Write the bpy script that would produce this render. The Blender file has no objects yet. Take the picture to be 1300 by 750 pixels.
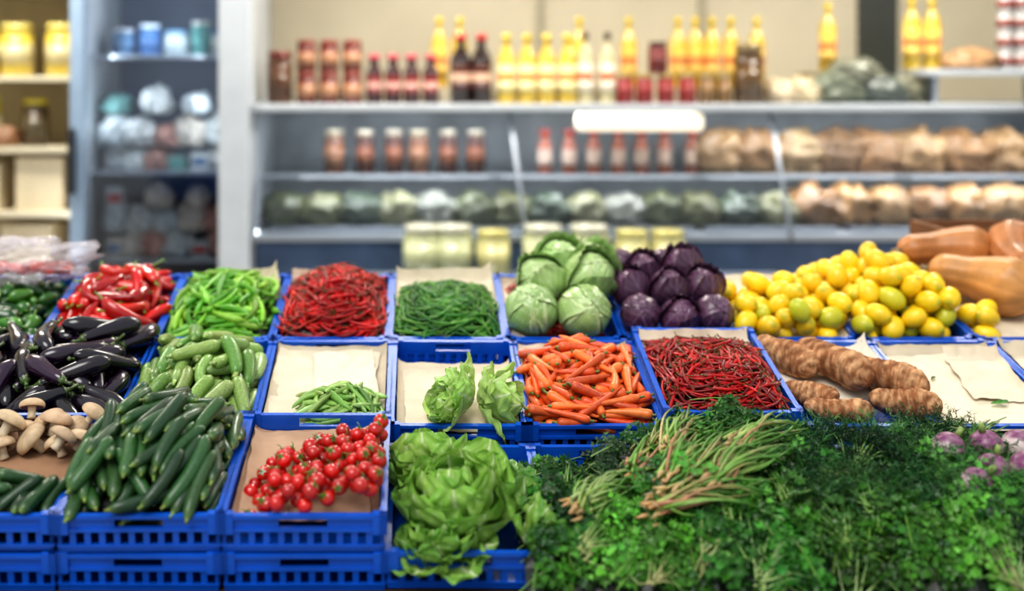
import bpy, math, random
import numpy as np
from mathutils import Vector, Matrix, noise
random.seed(7); rng=np.random.default_rng(7)
PI=math.pi
def C(r,g,b):
    def l(c):
        c/=255.0
        return c/12.92 if c<=.04045 else ((c+.055)/1.055)**2.4
    return np.array([l(r),l(g),l(b)])
SC=bpy.context.scene
# ---------------------------------------------------------------- mesh builder
class MB:
    def __init__(s): s.v=[];s.f=[];s.c=[];s.n=0
    def add(s,v,f,c):
        v=np.asarray(v,float).reshape(-1,3); c=np.asarray(c,float)
        if c.ndim==1: c=np.tile(c[:3],(len(v),1))
        s.v.append(v); s.c.append(c.reshape(-1,3))
        if isinstance(f,np.ndarray): s.f.extend((f+s.n).tolist())
        else: s.f.extend([[i+s.n for i in q] for q in f])
        s.n+=len(v)
    def obj(s,name,mat,M=None,smooth=True,parent=None):
        me=bpy.data.meshes.new(name)
        V=np.concatenate(s.v); Cc=np.concatenate(s.c)
        me.from_pydata(V.tolist(),[],s.f)
        a=me.color_attributes.new('Col','FLOAT_COLOR','POINT')
        a.data.foreach_set('color',np.c_[np.clip(Cc,0,1),np.ones(len(Cc))].astype(np.float32).ravel())
        me.polygons.foreach_set('use_smooth',[smooth]*len(me.polygons))
        me.materials.append(mat); me.update()
        return link(name,me,M,parent)
def link(name,me,M=None,parent=None):
    o=bpy.data.objects.new(name,me); SC.collection.objects.link(o)
    if parent is not None: o.parent=parent
    if M is not None: o.matrix_world=M
    return o
def empty(name,loc=(0,0,0)):
    e=bpy.data.objects.new(name,None); SC.collection.objects.link(e); e.location=loc; return e
def T(x,y,z): return Matrix.Translation((x,y,z))
_fc={}
def gridfaces(n,m,wrap):
    k=(n,m,wrap)
    if k not in _fc:
        F=[]
        for i in range(n-1):
            for j in range(m if wrap else m-1):
                j2=(j+1)%m; F.append([i*m+j,i*m+j2,(i+1)*m+j2,(i+1)*m+j])
        _fc[k]=np.array(F)
    return _fc[k]
def norm(v): return v/(np.linalg.norm(v)+1e-12)
def tube(mb,P,R,seg=8,col=(1,1,1),mod=None,roll=0.):
    P=np.asarray(P,float); R=np.asarray(R,float); N=len(P)
    Tn=np.gradient(P,axis=0); Tn/=np.linalg.norm(Tn,axis=1)[:,None]+1e-12
    ref=np.array([0,0,1.]) if abs(Tn[0][2])<.9 else np.array([1.,0,0])
    n=norm(np.cross(Tn[0],ref)); ns=[]
    for i in range(N):
        n=norm(n-np.dot(n,Tn[i])*Tn[i]); ns.append(n)
    ns=np.array(ns); bs=np.cross(Tn,ns)
    a=np.arange(seg)/seg*2*PI+roll
    rr=R[:,None]*(np.ones((N,seg)) if mod is None else mod)
    V=P[:,None,:]+rr[...,None]*(np.cos(a)[None,:,None]*ns[:,None,:]+np.sin(a)[None,:,None]*bs[:,None,:])
    c=np.asarray(col,float)
    if c.ndim==1: c=np.tile(c,(N,seg,1))
    elif c.ndim==2: c=np.repeat(c[:,None,:],seg,axis=1)
    Vv=np.concatenate([V.reshape(-1,3),P[:1],P[-1:]]); Cc=np.concatenate([c.reshape(-1,3),c[0,:1],c[-1,:1]])
    mb.add(Vv,gridfaces(N,seg,True),Cc)
    o=mb.n-len(Vv); s=N*seg; e=(N-1)*seg
    for j in range(seg):
        j2=(j+1)%seg
        mb.f.append([o+s,o+j2,o+j]); mb.f.append([o+s+1,o+e+j,o+e+j2])
def box(mb,x0,x1,y0,y1,z0,z1,c=(1,1,1)):
    v=[(x0,y0,z0),(x1,y0,z0),(x1,y1,z0),(x0,y1,z0),(x0,y0,z1),(x1,y0,z1),(x1,y1,z1),(x0,y1,z1)]
    f=[(0,3,2,1),(4,5,6,7),(0,1,5,4),(1,2,6,5),(2,3,7,6),(3,0,4,7)]
    mb.add(v,f,np.array(c,float))
def lathe(mb,prof,cols,o=(0,0,0),ax=(0,0,1),seg=20):
    ax=norm(np.array(ax,float)); pr=np.array(prof,float)
    ref=np.array([1.,0,0]) if abs(ax[0])<.9 else np.array([0,1.,0])
    u=norm(np.cross(ax,ref)); w=np.cross(ax,u); a=np.arange(seg)/seg*2*PI
    V=np.array(o)+pr[:,1][:,None,None]*ax+pr[:,0][:,None,None]*(np.cos(a)[None,:,None]*u+np.sin(a)[None,:,None]*w)
    c=np.repeat(np.array(cols,float)[:,None,:],seg,axis=1)
    mb.add(V.reshape(-1,3),gridfaces(len(pr),seg,True),c.reshape(-1,3))
# ---------------------------------------------------------------- materials
def newmat(name):
    m=bpy.data.materials.new(name); m.use_nodes=True
    return m,m.node_tree.nodes,m.node_tree.links,m.node_tree.nodes['Principled BSDF']
def mat_attr(name,rough=.4,coat=0,ns=30,na=.15,bump=0,bs=60,transl=0,sss=0,spec=.5,bd=.004):
    m,N,L,b=newmat(name)
    at=N.new('ShaderNodeAttribute'); at.attribute_name='Col'
    tc=N.new('ShaderNodeTexCoord'); no=N.new('ShaderNodeTexNoise'); no.inputs['Scale'].default_value=ns; no.inputs['Detail'].default_value=3
    L.new(tc.outputs['Object'],no.inputs['Vector'])
    mr=N.new('ShaderNodeMapRange'); mr.inputs[1].default_value=.3; mr.inputs[2].default_value=.7; mr.inputs[3].default_value=1-na; mr.inputs[4].default_value=1+na
    L.new(no.outputs['Fac'],mr.inputs[0])
    mx=N.new('ShaderNodeVectorMath'); mx.operation='SCALE'
    L.new(at.outputs['Color'],mx.inputs[0]); L.new(mr.outputs[0],mx.inputs['Scale']); L.new(mx.outputs[0],b.inputs['Base Color'])
    b.inputs['Roughness'].default_value=rough; b.inputs['Coat Weight'].default_value=coat; b.inputs['Coat Roughness'].default_value=.12
    b.inputs['Specular IOR Level'].default_value=spec
    if bump:
        n2=N.new('ShaderNodeTexNoise'); n2.inputs['Scale'].default_value=bs; n2.inputs['Detail'].default_value=4; L.new(tc.outputs['Object'],n2.inputs['Vector'])
        bp=N.new('ShaderNodeBump'); bp.inputs['Strength'].default_value=bump; bp.inputs['Distance'].default_value=bd
        L.new(n2.outputs['Fac'],bp.inputs['Height']); L.new(bp.outputs[0],b.inputs['Normal'])
    if transl:
        tr=N.new('ShaderNodeBsdfTranslucent'); L.new(mx.outputs[0],tr.inputs['Color'])
        ms=N.new('ShaderNodeMixShader'); ms.inputs[0].default_value=transl
        L.new(b.outputs[0],ms.inputs[1]); L.new(tr.outputs[0],ms.inputs[2]); L.new(ms.outputs[0],N['Material Output'].inputs[0])
    return m
def mat_flat(name,col,rough=.5,na=.08,ns=6,bump=0,bs=40,metal=0,emit=0):
    m,N,L,b=newmat(name)
    tc=N.new('ShaderNodeTexCoord'); no=N.new('ShaderNodeTexNoise'); no.inputs['Scale'].default_value=ns; no.inputs['Detail'].default_value=4
    L.new(tc.outputs['Object'],no.inputs['Vector'])
    cr=N.new('ShaderNodeValToRGB'); cr.color_ramp.elements[0].position=.3; cr.color_ramp.elements[1].position=.7
    cr.color_ramp.elements[0].color=(*(col*(1-na)),1); cr.color_ramp.elements[1].color=(*np.clip(col*(1+na),0,1),1)
    L.new(no.outputs['Fac'],cr.inputs[0]); L.new(cr.outputs[0],b.inputs['Base Color'])
    b.inputs['Roughness'].default_value=rough; b.inputs['Metallic'].default_value=metal
    if emit: b.inputs['Emission Color'].default_value=(*col,1); b.inputs['Emission Strength'].default_value=emit
    if bump:
        n2=N.new('ShaderNodeTexNoise'); n2.inputs['Scale'].default_value=bs; n2.inputs['Detail'].default_value=5; L.new(tc.outputs['Object'],n2.inputs['Vector'])
        bp=N.new('ShaderNodeBump'); bp.inputs['Strength'].default_value=bump; bp.inputs['Distance'].default_value=.01
        L.new(n2.outputs['Fac'],bp.inputs['Height']); L.new(bp.outputs[0],b.inputs['Normal'])
    return m
M_GLOSS=mat_attr('glossy_skin',.22,.5,40,.12)
M_CHILI=mat_attr('chili_skin',.38,.1,60,.15,spec=.35)
M_VEG=mat_attr('matte_skin',.42,.1,60,.16,.25,120)
M_SPECK=mat_attr('speckled_skin',.38,.15,160,.25,.2,90)
M_LEMON=mat_attr('citrus_skin',.35,.2,25,.1,.35,260)
M_LEAF=mat_attr('leaf',.42,.05,35,.15,.3,60,transl=.25)
M_CAB=mat_attr('cabbage_leaf',.35,.2,20,.1,.3,45)
M_HERB=mat_attr('herb_leaf',.38,0,20,.25,0,60,transl=.25)
M_ROOT=mat_attr('root_skin',.8,0,38,.35,.7,55,spec=.2,bd=.006)
M_MUSH=mat_attr('mushroom_skin',.65,0,40,.2,.2,90)
M_PAPER=mat_attr('newsprint_paper',.85,0,14,.07,.35,25,spec=.2)
M_BOT=mat_attr('bottle_glass_and_label',.15,.4,20,.08)
M_BAG=mat_attr('packed_goods',.4,.2,26,.35,.5,30)
M_SQ=mat_attr('squash_skin',.5,.1,12,.28,.3,50)
M_CRATE=mat_flat('blue_plastic',C(12,86,190),.36,.15,9,.1,60)
M_CREAM=mat_flat('cream_paint',C(222,212,186),.6)
M_WHITE=mat_flat('white_enamel',C(196,202,208),.35,.05)
M_STEEL=mat_flat('brushed_steel',C(170,178,188),.3,.08,metal=.6)
M_DARK=mat_flat('slate_panel',C(78,96,124),.25,.25,4)
M_WOOD=mat_flat('stall_wood',C(82,58,40),.7,.3,8,.3)
# ---------------------------------------------------------------- camera (metres; looks along +Y)
cam=bpy.data.cameras.new('camera'); co=bpy.data.objects.new('camera',cam); SC.collection.objects.link(co)
co.location=(0,0,1.6); co.rotation_euler=(PI/2,0,0); cam.sensor_width=36; cam.lens=41.54
cam.shift_x=.1; cam.shift_y=-.2115; cam.clip_start=.05
cam.dof.use_dof=True; cam.dof.focus_distance=3.5; cam.dof.aperture_fstop=.78
SC.camera=co
# ---------------------------------------------------------------- crates
HX,HY,CH=.2,.275,.1
def crate_mesh():
    mb=MB(); t=.009
    def wall(a,half,axis,handle):
        def bx(u0,u1,z0,z1,t0=0,t1=t):
            s=1 if a>0 else -1
            lo,hi=sorted((a-s*t0,a-s*t1))
            if axis=='y': box(mb,u0,u1,lo,hi,z0,z1)
            else: box(mb,lo,hi,u0,u1,z0,z1)
        bx(-half,half,-.010,0,-.007,t)                      # rolled rim
        if handle:
            bx(-half,-.06,-.040,-.010); bx(.06,half,-.040,-.010); bx(-.06,.06,-.040,-.035)
        else: bx(-half,half,-.036,-.010)
        bx(-half,half,-.046,-.036,-.004,t)
        bx(-half,half,-CH,-.080)
        bx(-half,half,-.086,-.080,-.003,t)
        n=int(2*half/.036); w=2*half/n
        for i in range(n+1):
            c=-half+i*w; bx(max(-half,c-.008),min(half,c+.008),-.080,-.046)
    for s in(-1,1):
        wall(s*HY,HX,'y',True); wall(s*HX,HY,'x',False)
    for sx in(-1,1):
        for sy in(-1,1):
            x0,x1=sorted((sx*(HX+.008),sx*(HX-.028))); y0,y1=sorted((sy*(HY+.008),sy*(HY-.028)))
            a0,a1=sorted((sy*(HY+.008),sy*(HY-.011))); b0,b1=sorted((sx*(HX+.008),sx*(HX-.011)))
            box(mb,x0,x1,a0,a1,-.05,.005); box(mb,b0,b1,y0,y1,-.05,.005)
    box(mb,-HX,HX,-HY,HY,-CH,-CH+.006)
    me_o=mb.obj('blue_plastic_crate',M_CRATE,smooth=False); me=me_o.data
    bpy.data.objects.remove(me_o); return me
CM=crate_mesh()
ROW={1:(4.405,.7585,math.atan(.245)),2:(3.80,.6325,math.atan(.25)),3:(3.185,.5735,math.atan(.175))}
def MR(r,k,dz=0):
    y,z,a=ROW[r]
    x=.147+.41*k+(-.012 if r==1 else 0)
    return T(x,y,z)@Matrix.Rotation(a,4,'X')@T(0,0,dz)
def dz_of(r,k):
    if r==2 and k==2: return .045
    if r==3 and k>=0: return -.1
    return 0
def crate(r,k):
    d=dz_of(r,k)
    def put(z): link('blue_plastic_crate',CM,MR(r,k,z)@Matrix.Rotation(random.uniform(-.012,.012),4,'Z'))
    put(d)
    if not(r==3 and k>=0): put(d-.106)
for k in range(-5,7): crate(1,k)
for k in range(-5,6): crate(2,k)
for k in range(-4,6): crate(3,k)
stall=empty('wooden_market_stall')
def plank(r):
    mb=MB(); box(mb,-2.3,3.0,-.285,.285,-.245,-.209)
    M=T(0,ROW[r][0],ROW[r][1])@Matrix.Rotation(ROW[r][2],4,'X')
    mb.obj('shelf_board',M_WOOD,M,False,stall)
for r in(1,2,3): plank(r)
mb=MB()
for x in(-2.2,-.9,.4,1.7,2.9):
    box(mb,x-.03,x+.03,2.95,3.01,0,.29); box(mb,x-.03,x+.03,4.55,4.61,0,.56); box(mb,x-.03,x+.03,3.7,3.76,0,.38)
mb.obj('legs',M_WOOD,None,False,stall)
mb=MB(); box(mb,-2.3,3.0,2.86,2.885,.04,.32); mb.obj('front_board',M_WOOD,None,False,stall)
mb=MB(); box(mb,-.18,.18,-.26,.26,-.207,-.163); mb.obj('wooden_batten',M_WOOD,MR(2,2),False)
# ---------------------------------------------------------------- piles
class Bed:
    def __init__(s,floor,target,layer,hx=HX,hy=HY,margin=.07,rim=.0):
        s.res=.007; s.x0=-hx-margin; s.y0=-hy-margin; s.hx=hx;s.hy=hy
        xs=np.arange(s.x0,hx+margin,s.res); ys=np.arange(s.y0,hy+margin,s.res)
        s.X,s.Y=np.meshgrid(xs,ys,indexing='ij'); s.T=target(s.X,s.Y)
        ins=(abs(s.X)<hx-.01)&(abs(s.Y)<hy-.01); out=(abs(s.X)>hx+.008)|(abs(s.Y)>hy+.008)
        s.base=np.maximum(floor,s.T-layer)
        s.H=np.where(ins,s.base,np.where(out,-.03,rim)); s.ins=ins; s.floor=floor
        s.cand=np.argwhere(ins&(s.T>floor+.004))
    def ij(s,x,y):
        i=np.clip(((x-s.x0)/s.res+.5).astype(int),0,s.X.shape[0]-1); j=np.clip(((y-s.y0)/s.res+.5).astype(int),0,s.X.shape[1]-1); return i,j
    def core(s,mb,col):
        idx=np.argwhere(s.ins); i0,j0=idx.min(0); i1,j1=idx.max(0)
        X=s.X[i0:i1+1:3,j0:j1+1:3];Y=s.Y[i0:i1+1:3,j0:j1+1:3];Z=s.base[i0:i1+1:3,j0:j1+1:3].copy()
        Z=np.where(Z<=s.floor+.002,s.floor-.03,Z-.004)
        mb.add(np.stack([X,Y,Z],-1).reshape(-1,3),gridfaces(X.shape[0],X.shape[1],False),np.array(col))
    def stamp(s,p,r,k=.9):
        n=int(r/s.res)+1; i,j=s.ij(np.array([p[0]]),np.array([p[1]])); i=i[0];j=j[0]
        a,b,c,d=max(0,i-n),i+n+1,max(0,j-n),j+n+1
        D=(s.X[a:b,c:d]-p[0])**2+(s.Y[a:b,c:d]-p[1])**2
        h=np.where(D<r*r,p[2]+np.sqrt(np.maximum(r*r-D,0))*k,-9)
        s.H[a:b,c:d]=np.maximum(s.H[a:b,c:d],h)
    def long(s,L,t,R,bend=.1,trials=14,yaw=None,squash=.8,maxt=.5,soft=.7):
        best=None;bc=1e9
        for _ in range(trials):
            c=s.cand[rng.integers(len(s.cand))]; cx,cy=s.X[c[0],c[1]],s.Y[c[0],c[1]]
            th=rng.uniform(0,2*PI) if yaw is None else yaw(cx,cy)
            ss=(t-.5)*L; b=bend*L*rng.normal()*((2*t-1)**2-.33)
            x=cx+math.cos(th)*ss-math.sin(th)*b; y=cy+math.sin(th)*ss+math.cos(th)*b
            i,j=s.ij(x,y); need=s.H[i,j]+R*squash
            sm=ss-ss.mean(); k=np.clip((sm*need).sum()/(sm**2).sum(),-maxt,maxt)
            z=k*ss; q=need-z; z=z+soft*q.max()+(1-soft)*q.mean()
            ex=np.maximum(abs(x)-s.hx,0).sum()+np.maximum(abs(y)-s.hy,0).sum()
            cost=(z-s.T[i,j]).mean()+2.5*ex/len(t)+.1*abs(k)*L
            if cost<bc: bc=cost;best=np.stack([x,y,z],1)
        for p,r in zip(best,R): s.stamp(p,max(r,.003))
        return best
    def ball(s,r,trials=18,soft=.85):
        best=None;bc=1e9
        a=np.arange(8)/8*2*PI
        for _ in range(trials):
            c=s.cand[rng.integers(len(s.cand))]; cx,cy=s.X[c[0],c[1]],s.Y[c[0],c[1]]
            m=None
            for f in(0,.5,.85):
                i,j=s.ij(cx+np.cos(a)*r*f,cy+np.sin(a)*r*f); h=(s.H[i,j]+r*math.sqrt(1-f*f)).max(); m=h if m is None else max(m,h)
            i,j=s.ij(np.array([cx]),np.array([cy]))
            ex=max(abs(cx)+r*.7-s.hx,0)+max(abs(cy)+r*.7-s.hy,0)
            cost=m-s.T[i,j][0]+2.5*ex
            if cost<bc: bc=cost;best=np.array([cx,cy,m-r*(1-soft)])
        s.stamp(best,r); return best
def mound(h0,h1,p=2.5,cx=0,cy=0,ax=.2,ay=.275):
    return lambda X,Y: h0+h1*np.clip(1-(abs(X-cx)/ax)**p,0,1)*np.clip(1-(abs(Y-cy)/ay)**p,0,1)
def cost_(n): return .5-.5*np.cos(PI*np.linspace(0,1,n))
def ends(t,a,b): 
    f=np.ones_like(t); m=t<a; f[m]=np.sqrt(np.clip(1-(1-t[m]/a)**2,.03,1)); m=t>1-b; f[m]*=np.sqrt(np.clip(1-(1-(1-t[m])/b)**2,.02,1)); return f
def jit(c,s=.12,h=.06): 
    return np.clip(np.array(c)*(1+rng.normal()*s)+np.array(c)*rng.normal(size=3)*h,0,1)
def stem(mb,P,L,r,col,up=.3,bend=.5):
    d=norm(P[0]-P[1]); d2=norm(d+np.array([rng.normal()*bend*.5,rng.normal()*bend*.5,up]))
    q=np.array([P[0]-d*.003,P[0]+d*L*.35,P[0]+d*L*.5+d2*L*.3,P[0]+d*L*.5+d2*L*.6]); tube(mb,q,np.array([r*1.8,r,r,r*1.3]),5,col)
def elongated(name,M,floor,target,layer,n,Lr,rr,knots,a,b,cols,mat,core,N=9,seg=8,bend=.08,yaw=None,st=None,lob=0,rim=0,gradient=None,trials=14,soft=.7,wob=0,maxt=.5):
    bed=Bed(floor,target,layer,rim=rim); mb=MB()
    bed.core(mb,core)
    t=cost_(N); kn=np.array(knots,float)
    for i in range(n):
        L=rng.uniform(*Lr); r=rng.uniform(*rr)
        R=r*np.interp(t,kn[:,0],kn[:,1])*ends(t,a,b)
        if wob: R=R*(1+wob*rng.normal(size=N))
        P=bed.long(L,t,R,bend,trials,yaw,soft=soft,maxt=maxt)
        c=jit(cols[rng.integers(len(cols))])
        col=np.tile(c,(N,1))
        if gradient is not None:
            g,t0,t1=gradient; w=np.clip((t0-t)/t0,0,1)[:,None]+np.clip((t-t1)/(1-t1),0,1)[:,None]; col=col*(1-w)+np.array(g)*w
        mod=None
        if lob:
            aa=np.arange(seg)/seg*2*PI; ph=rng.uniform(0,6,size=1)
            mod=1+lob*np.cos(3*aa[None,:]+ph+t[:,None]*3)*np.ones((N,1))+lob*.8*rng.normal(size=(N,seg))*.4
        tube(mb,P,R,seg,col,mod,rng.uniform(0,6))
        if st: stem(mb,P,rng.uniform(*st[0]),st[1],jit(st[2]))
        if st and len(st)>3:   # calyx cap
            d=P[1]-P[0]; q=np.array([P[0]-d*.25,P[0]+d*.15,P[1],P[1]+(P[2]-P[1])*.7]); Rq=np.array([R[0]*.8,R[1]*.75,R[1]*1.1,R[2]*1.02])
            aa=np.arange(10); md=np.ones((4,10)); md[3]=np.where(aa%2==0,1.08,.8); tube(mb,q,Rq,10,jit(st[2]),md)
    return mb.obj(name,mat,M)
thin=[(0,.7),(.1,1),(.5,.85),(.8,.55),(1,.2)]
RED=[C(182,12,12),C(154,8,10),C(196,20,14),C(124,6,10)]
# row 1
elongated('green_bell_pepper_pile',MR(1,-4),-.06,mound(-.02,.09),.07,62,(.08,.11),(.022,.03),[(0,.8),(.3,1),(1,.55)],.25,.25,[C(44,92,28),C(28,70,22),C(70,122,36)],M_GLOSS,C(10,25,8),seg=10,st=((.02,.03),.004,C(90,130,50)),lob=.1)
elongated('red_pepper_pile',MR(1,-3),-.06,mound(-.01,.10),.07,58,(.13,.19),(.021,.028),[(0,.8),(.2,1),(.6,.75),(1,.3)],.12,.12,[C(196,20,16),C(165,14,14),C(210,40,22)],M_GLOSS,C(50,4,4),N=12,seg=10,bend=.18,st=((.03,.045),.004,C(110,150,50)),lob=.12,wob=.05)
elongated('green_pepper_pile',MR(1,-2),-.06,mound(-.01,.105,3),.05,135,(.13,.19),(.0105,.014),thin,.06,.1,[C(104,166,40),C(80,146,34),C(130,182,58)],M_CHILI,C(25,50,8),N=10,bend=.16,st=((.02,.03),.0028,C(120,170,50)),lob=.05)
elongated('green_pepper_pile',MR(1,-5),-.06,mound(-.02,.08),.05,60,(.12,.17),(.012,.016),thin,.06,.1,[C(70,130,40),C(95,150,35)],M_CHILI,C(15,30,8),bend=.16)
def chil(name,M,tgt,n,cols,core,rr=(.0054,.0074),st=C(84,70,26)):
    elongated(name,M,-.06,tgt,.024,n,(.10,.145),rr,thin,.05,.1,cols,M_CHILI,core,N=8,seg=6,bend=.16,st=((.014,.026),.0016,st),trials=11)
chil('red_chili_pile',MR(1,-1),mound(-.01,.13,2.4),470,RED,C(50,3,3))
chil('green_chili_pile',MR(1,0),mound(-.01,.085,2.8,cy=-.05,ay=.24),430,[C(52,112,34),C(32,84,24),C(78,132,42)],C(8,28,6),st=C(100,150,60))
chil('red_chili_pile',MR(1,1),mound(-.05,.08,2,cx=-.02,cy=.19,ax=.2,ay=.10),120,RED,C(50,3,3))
# row 2
EGG=[C(28,12,32),C(20,9,24),C(42,16,42),C(16,10,20)]
ek=[(0,.5),(.25,.68),(.65,1),(1,.8)]
for k in(-3,-4):
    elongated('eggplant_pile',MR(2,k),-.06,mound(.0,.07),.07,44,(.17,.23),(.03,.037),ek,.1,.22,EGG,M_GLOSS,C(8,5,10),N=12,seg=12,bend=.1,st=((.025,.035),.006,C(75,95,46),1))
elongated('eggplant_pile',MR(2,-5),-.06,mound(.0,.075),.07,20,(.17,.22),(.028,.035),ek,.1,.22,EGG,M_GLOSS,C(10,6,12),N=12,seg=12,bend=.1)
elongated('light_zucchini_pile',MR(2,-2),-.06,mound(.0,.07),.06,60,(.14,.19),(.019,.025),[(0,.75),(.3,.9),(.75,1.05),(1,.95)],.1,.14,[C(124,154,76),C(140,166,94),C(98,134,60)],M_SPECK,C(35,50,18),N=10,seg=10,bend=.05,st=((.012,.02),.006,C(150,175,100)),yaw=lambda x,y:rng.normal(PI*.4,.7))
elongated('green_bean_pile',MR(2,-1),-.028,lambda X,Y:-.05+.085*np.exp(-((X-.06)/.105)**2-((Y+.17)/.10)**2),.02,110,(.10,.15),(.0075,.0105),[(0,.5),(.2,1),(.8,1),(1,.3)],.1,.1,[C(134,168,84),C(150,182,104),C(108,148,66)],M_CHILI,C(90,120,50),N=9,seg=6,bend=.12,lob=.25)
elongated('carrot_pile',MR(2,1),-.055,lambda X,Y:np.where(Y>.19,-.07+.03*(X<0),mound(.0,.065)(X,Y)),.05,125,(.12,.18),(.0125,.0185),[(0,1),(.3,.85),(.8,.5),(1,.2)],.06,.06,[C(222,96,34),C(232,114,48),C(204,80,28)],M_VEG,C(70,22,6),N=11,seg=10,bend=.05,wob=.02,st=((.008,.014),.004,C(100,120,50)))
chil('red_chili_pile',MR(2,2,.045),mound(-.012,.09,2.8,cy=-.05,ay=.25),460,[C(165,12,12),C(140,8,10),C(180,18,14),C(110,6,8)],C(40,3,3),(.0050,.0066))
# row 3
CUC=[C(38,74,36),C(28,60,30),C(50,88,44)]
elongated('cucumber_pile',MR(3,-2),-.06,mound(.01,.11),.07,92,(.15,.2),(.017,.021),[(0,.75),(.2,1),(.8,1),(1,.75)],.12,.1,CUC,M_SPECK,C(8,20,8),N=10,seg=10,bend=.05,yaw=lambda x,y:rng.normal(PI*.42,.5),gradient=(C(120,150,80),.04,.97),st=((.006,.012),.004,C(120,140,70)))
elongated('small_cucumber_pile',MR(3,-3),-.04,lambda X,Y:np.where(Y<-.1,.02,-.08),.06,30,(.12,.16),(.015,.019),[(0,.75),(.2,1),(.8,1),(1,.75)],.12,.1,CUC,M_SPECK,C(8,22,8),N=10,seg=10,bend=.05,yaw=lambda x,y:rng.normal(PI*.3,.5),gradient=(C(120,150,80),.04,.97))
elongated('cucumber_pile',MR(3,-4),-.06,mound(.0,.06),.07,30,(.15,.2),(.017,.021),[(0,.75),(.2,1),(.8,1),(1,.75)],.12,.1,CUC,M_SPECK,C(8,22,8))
# --- round produce
def lemons(k,tgt,n):
    bed=Bed(-.05,tgt,.08); mb=MB(); bed.core(mb,C(90,70,10)); t=cost_(13)
    for i in range(n):
        r=rng.uniform(.033,.040); p=bed.ball(r); d=norm(rng.normal(size=3)*np.array([1,1,.7]))
        L=r*2.6; prof=np.sqrt(np.clip(1-(2*t-1)**2,0.001,1))*r; prof=prof*np.where(abs(2*t-1)>.93,.75,1)
        P=p+np.outer((t-.5)*L,d)
        c=C(236,196,24) if rng.random()<.88 else C(190,186,40); c=jit(c,.06,.03)
        tip=C(150,165,40); w=(np.abs(2*t-1)>.95)[:,None]*.6; tube(mb,P,prof,14,np.tile(c,(13,1))*(1-w)+tip*w)
    mb.obj('lemon_pile',M_LEMON,MR(1,k))
lemons(3,lambda X,Y:np.where(Y>.10+.6*np.maximum(X,0),-.08,-.01+.045*np.clip((X+.26)/.3,0,1)*np.clip((.3-Y)/.3,0,1)),56)
lemons(4,mound(.0,.075,3,cy=.03),74)
lemons(5,lambda X,Y:np.where((X<-.09)&(Y<-.08),.0,-.08),5)
# tomatoes
bed=Bed(-.05,lambda X,Y:-.09+.12*np.clip((X+.2)/.12,0,1)*np.clip((.16-Y-.25*(.1-X)*(X<.1))/.1,0,1)+.045*np.clip((X+.05)/.2,0,1)*(Y<.14),.05); mb=MB()
t=cost_(9)
for i in range(95):
    r=rng.uniform(.0185,.0225); p=bed.ball(r,soft=.95); d=norm(np.array([rng.normal()*.7,rng.normal()*.7-.2,.8]))
    P=p+np.outer((t-.5)*2*r*.9,d); prof=r*np.sqrt(np.clip(1-(2*t-1)**2,.002,1)); c=jit(C(192,24,16),.12,.03)
    tube(mb,P,prof,12,c)
    if rng.random()<.75:
        top=p+d*r*.93; u=norm(np.cross(d,[.3,1,.1])); w=np.cross(d,u)
        for a in np.arange(5)/5*2*PI+rng.uniform(0,1):
            e=math.cos(a)*u+math.sin(a)*w; s=np.cross(d,e)
            mb.add([top+s*.0018,top-s*.0018,top+e*.008-s*.0022+d*.001,top+e*.008+s*.0022+d*.001,top+e*.014-d*.001],[[0,1,2,3],[3,2,4]],C(70,120,40))
        tube(mb,np.array([top,top+d*.008+u*.004,top+d*.012+u*.012]),np.array([.0018,.0014,.0014]),5,C(90,130,50))
mb.obj('cherry_tomato_pile',M_GLOSS,MR(3,-1))
# mushrooms
bed=Bed(-.035,lambda X,Y:np.where((Y>.05),.0,-.08),.03); mb=MB()
for i in range(17):
    r=rng.uniform(.036,.050); p=bed.ball(r*.85,soft=.9); d=norm(np.array([rng.normal()*.45,.35+rng.normal()*.3,.8])) 
    c=jit(C(196,168,136),.08,.02); th=np.linspace(0,PI*.5,8)
    prof=[(max(r*math.sin(a),.0005),r*.58*math.cos(a)) for a in th]+[(r*.97,-r*.14),(r*.84,-r*.16),(r*.36,-r*.02),(r*.31,-r*.3),(r*.29,-r*.7),(r*.36,-r*.95),(r*.2,-r*1.02),(.0005,-r*1.02)]
    g=C(112,78,58); cols=[c*.85]*3+[c]*5+[c*1.1,g,g]+[C(214,196,166)]*5
    lathe(mb,prof,cols,p,d,18)
mb.obj('mushroom_pile',M_MUSH,MR(3,-3))
# cassava / taro roots
mb=MB(); 
for (x,y,z,th,L,r) in [(-.13,.12,.02,2.0,.25,.052),(.0,.04,.04,1.95,.30,.060),(.14,-.03,.025,2.2,.28,.056),(.155,-.16,.005,2.6,.2,.045),(-.06,-.19,.0,2.75,.19,.038),(-.11,-.08,-.005,2.4,.16,.036)]:
    N=48; t=np.linspace(0,1,N); P=np.stack([x+math.cos(th)*(t-.5)*L+.012*np.sin(5*t),y+math.sin(th)*(t-.5)*L,z+0*t+.006*np.sin(7*t)],1)
    ph=rng.uniform(0,6); rings=np.sin(t*52+ph+2*np.sin(t*9))
    R=r*np.interp(t,[0,.2,.6,1],[.5,.95,1,.62])*ends(t,.12,.16)*(1+.022*rings+.04*np.sin(t*13+ph))
    aa=np.arange(24); md=1+.08*np.sin(aa/24*2*PI*2+t[:,None]*4+ph)+.02*rng.normal(size=(N,24))
    base=C(134,86,54); lt=C(214,168,124); patch=np.sin(aa/24*2*PI*3+t[:,None]*11+ph)*np.sin(t[:,None]*19+aa/24*2*PI*2)
    w=np.clip(.28+.22*rings[:,None]+.4*patch+.18*rng.normal(size=(N,24)),0,1)[...,None]
    tube(mb,P,R,24,base*(1-w)+lt*w,md)
mb.obj('cassava_root_pile',M_ROOT,MR(2,3))
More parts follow.
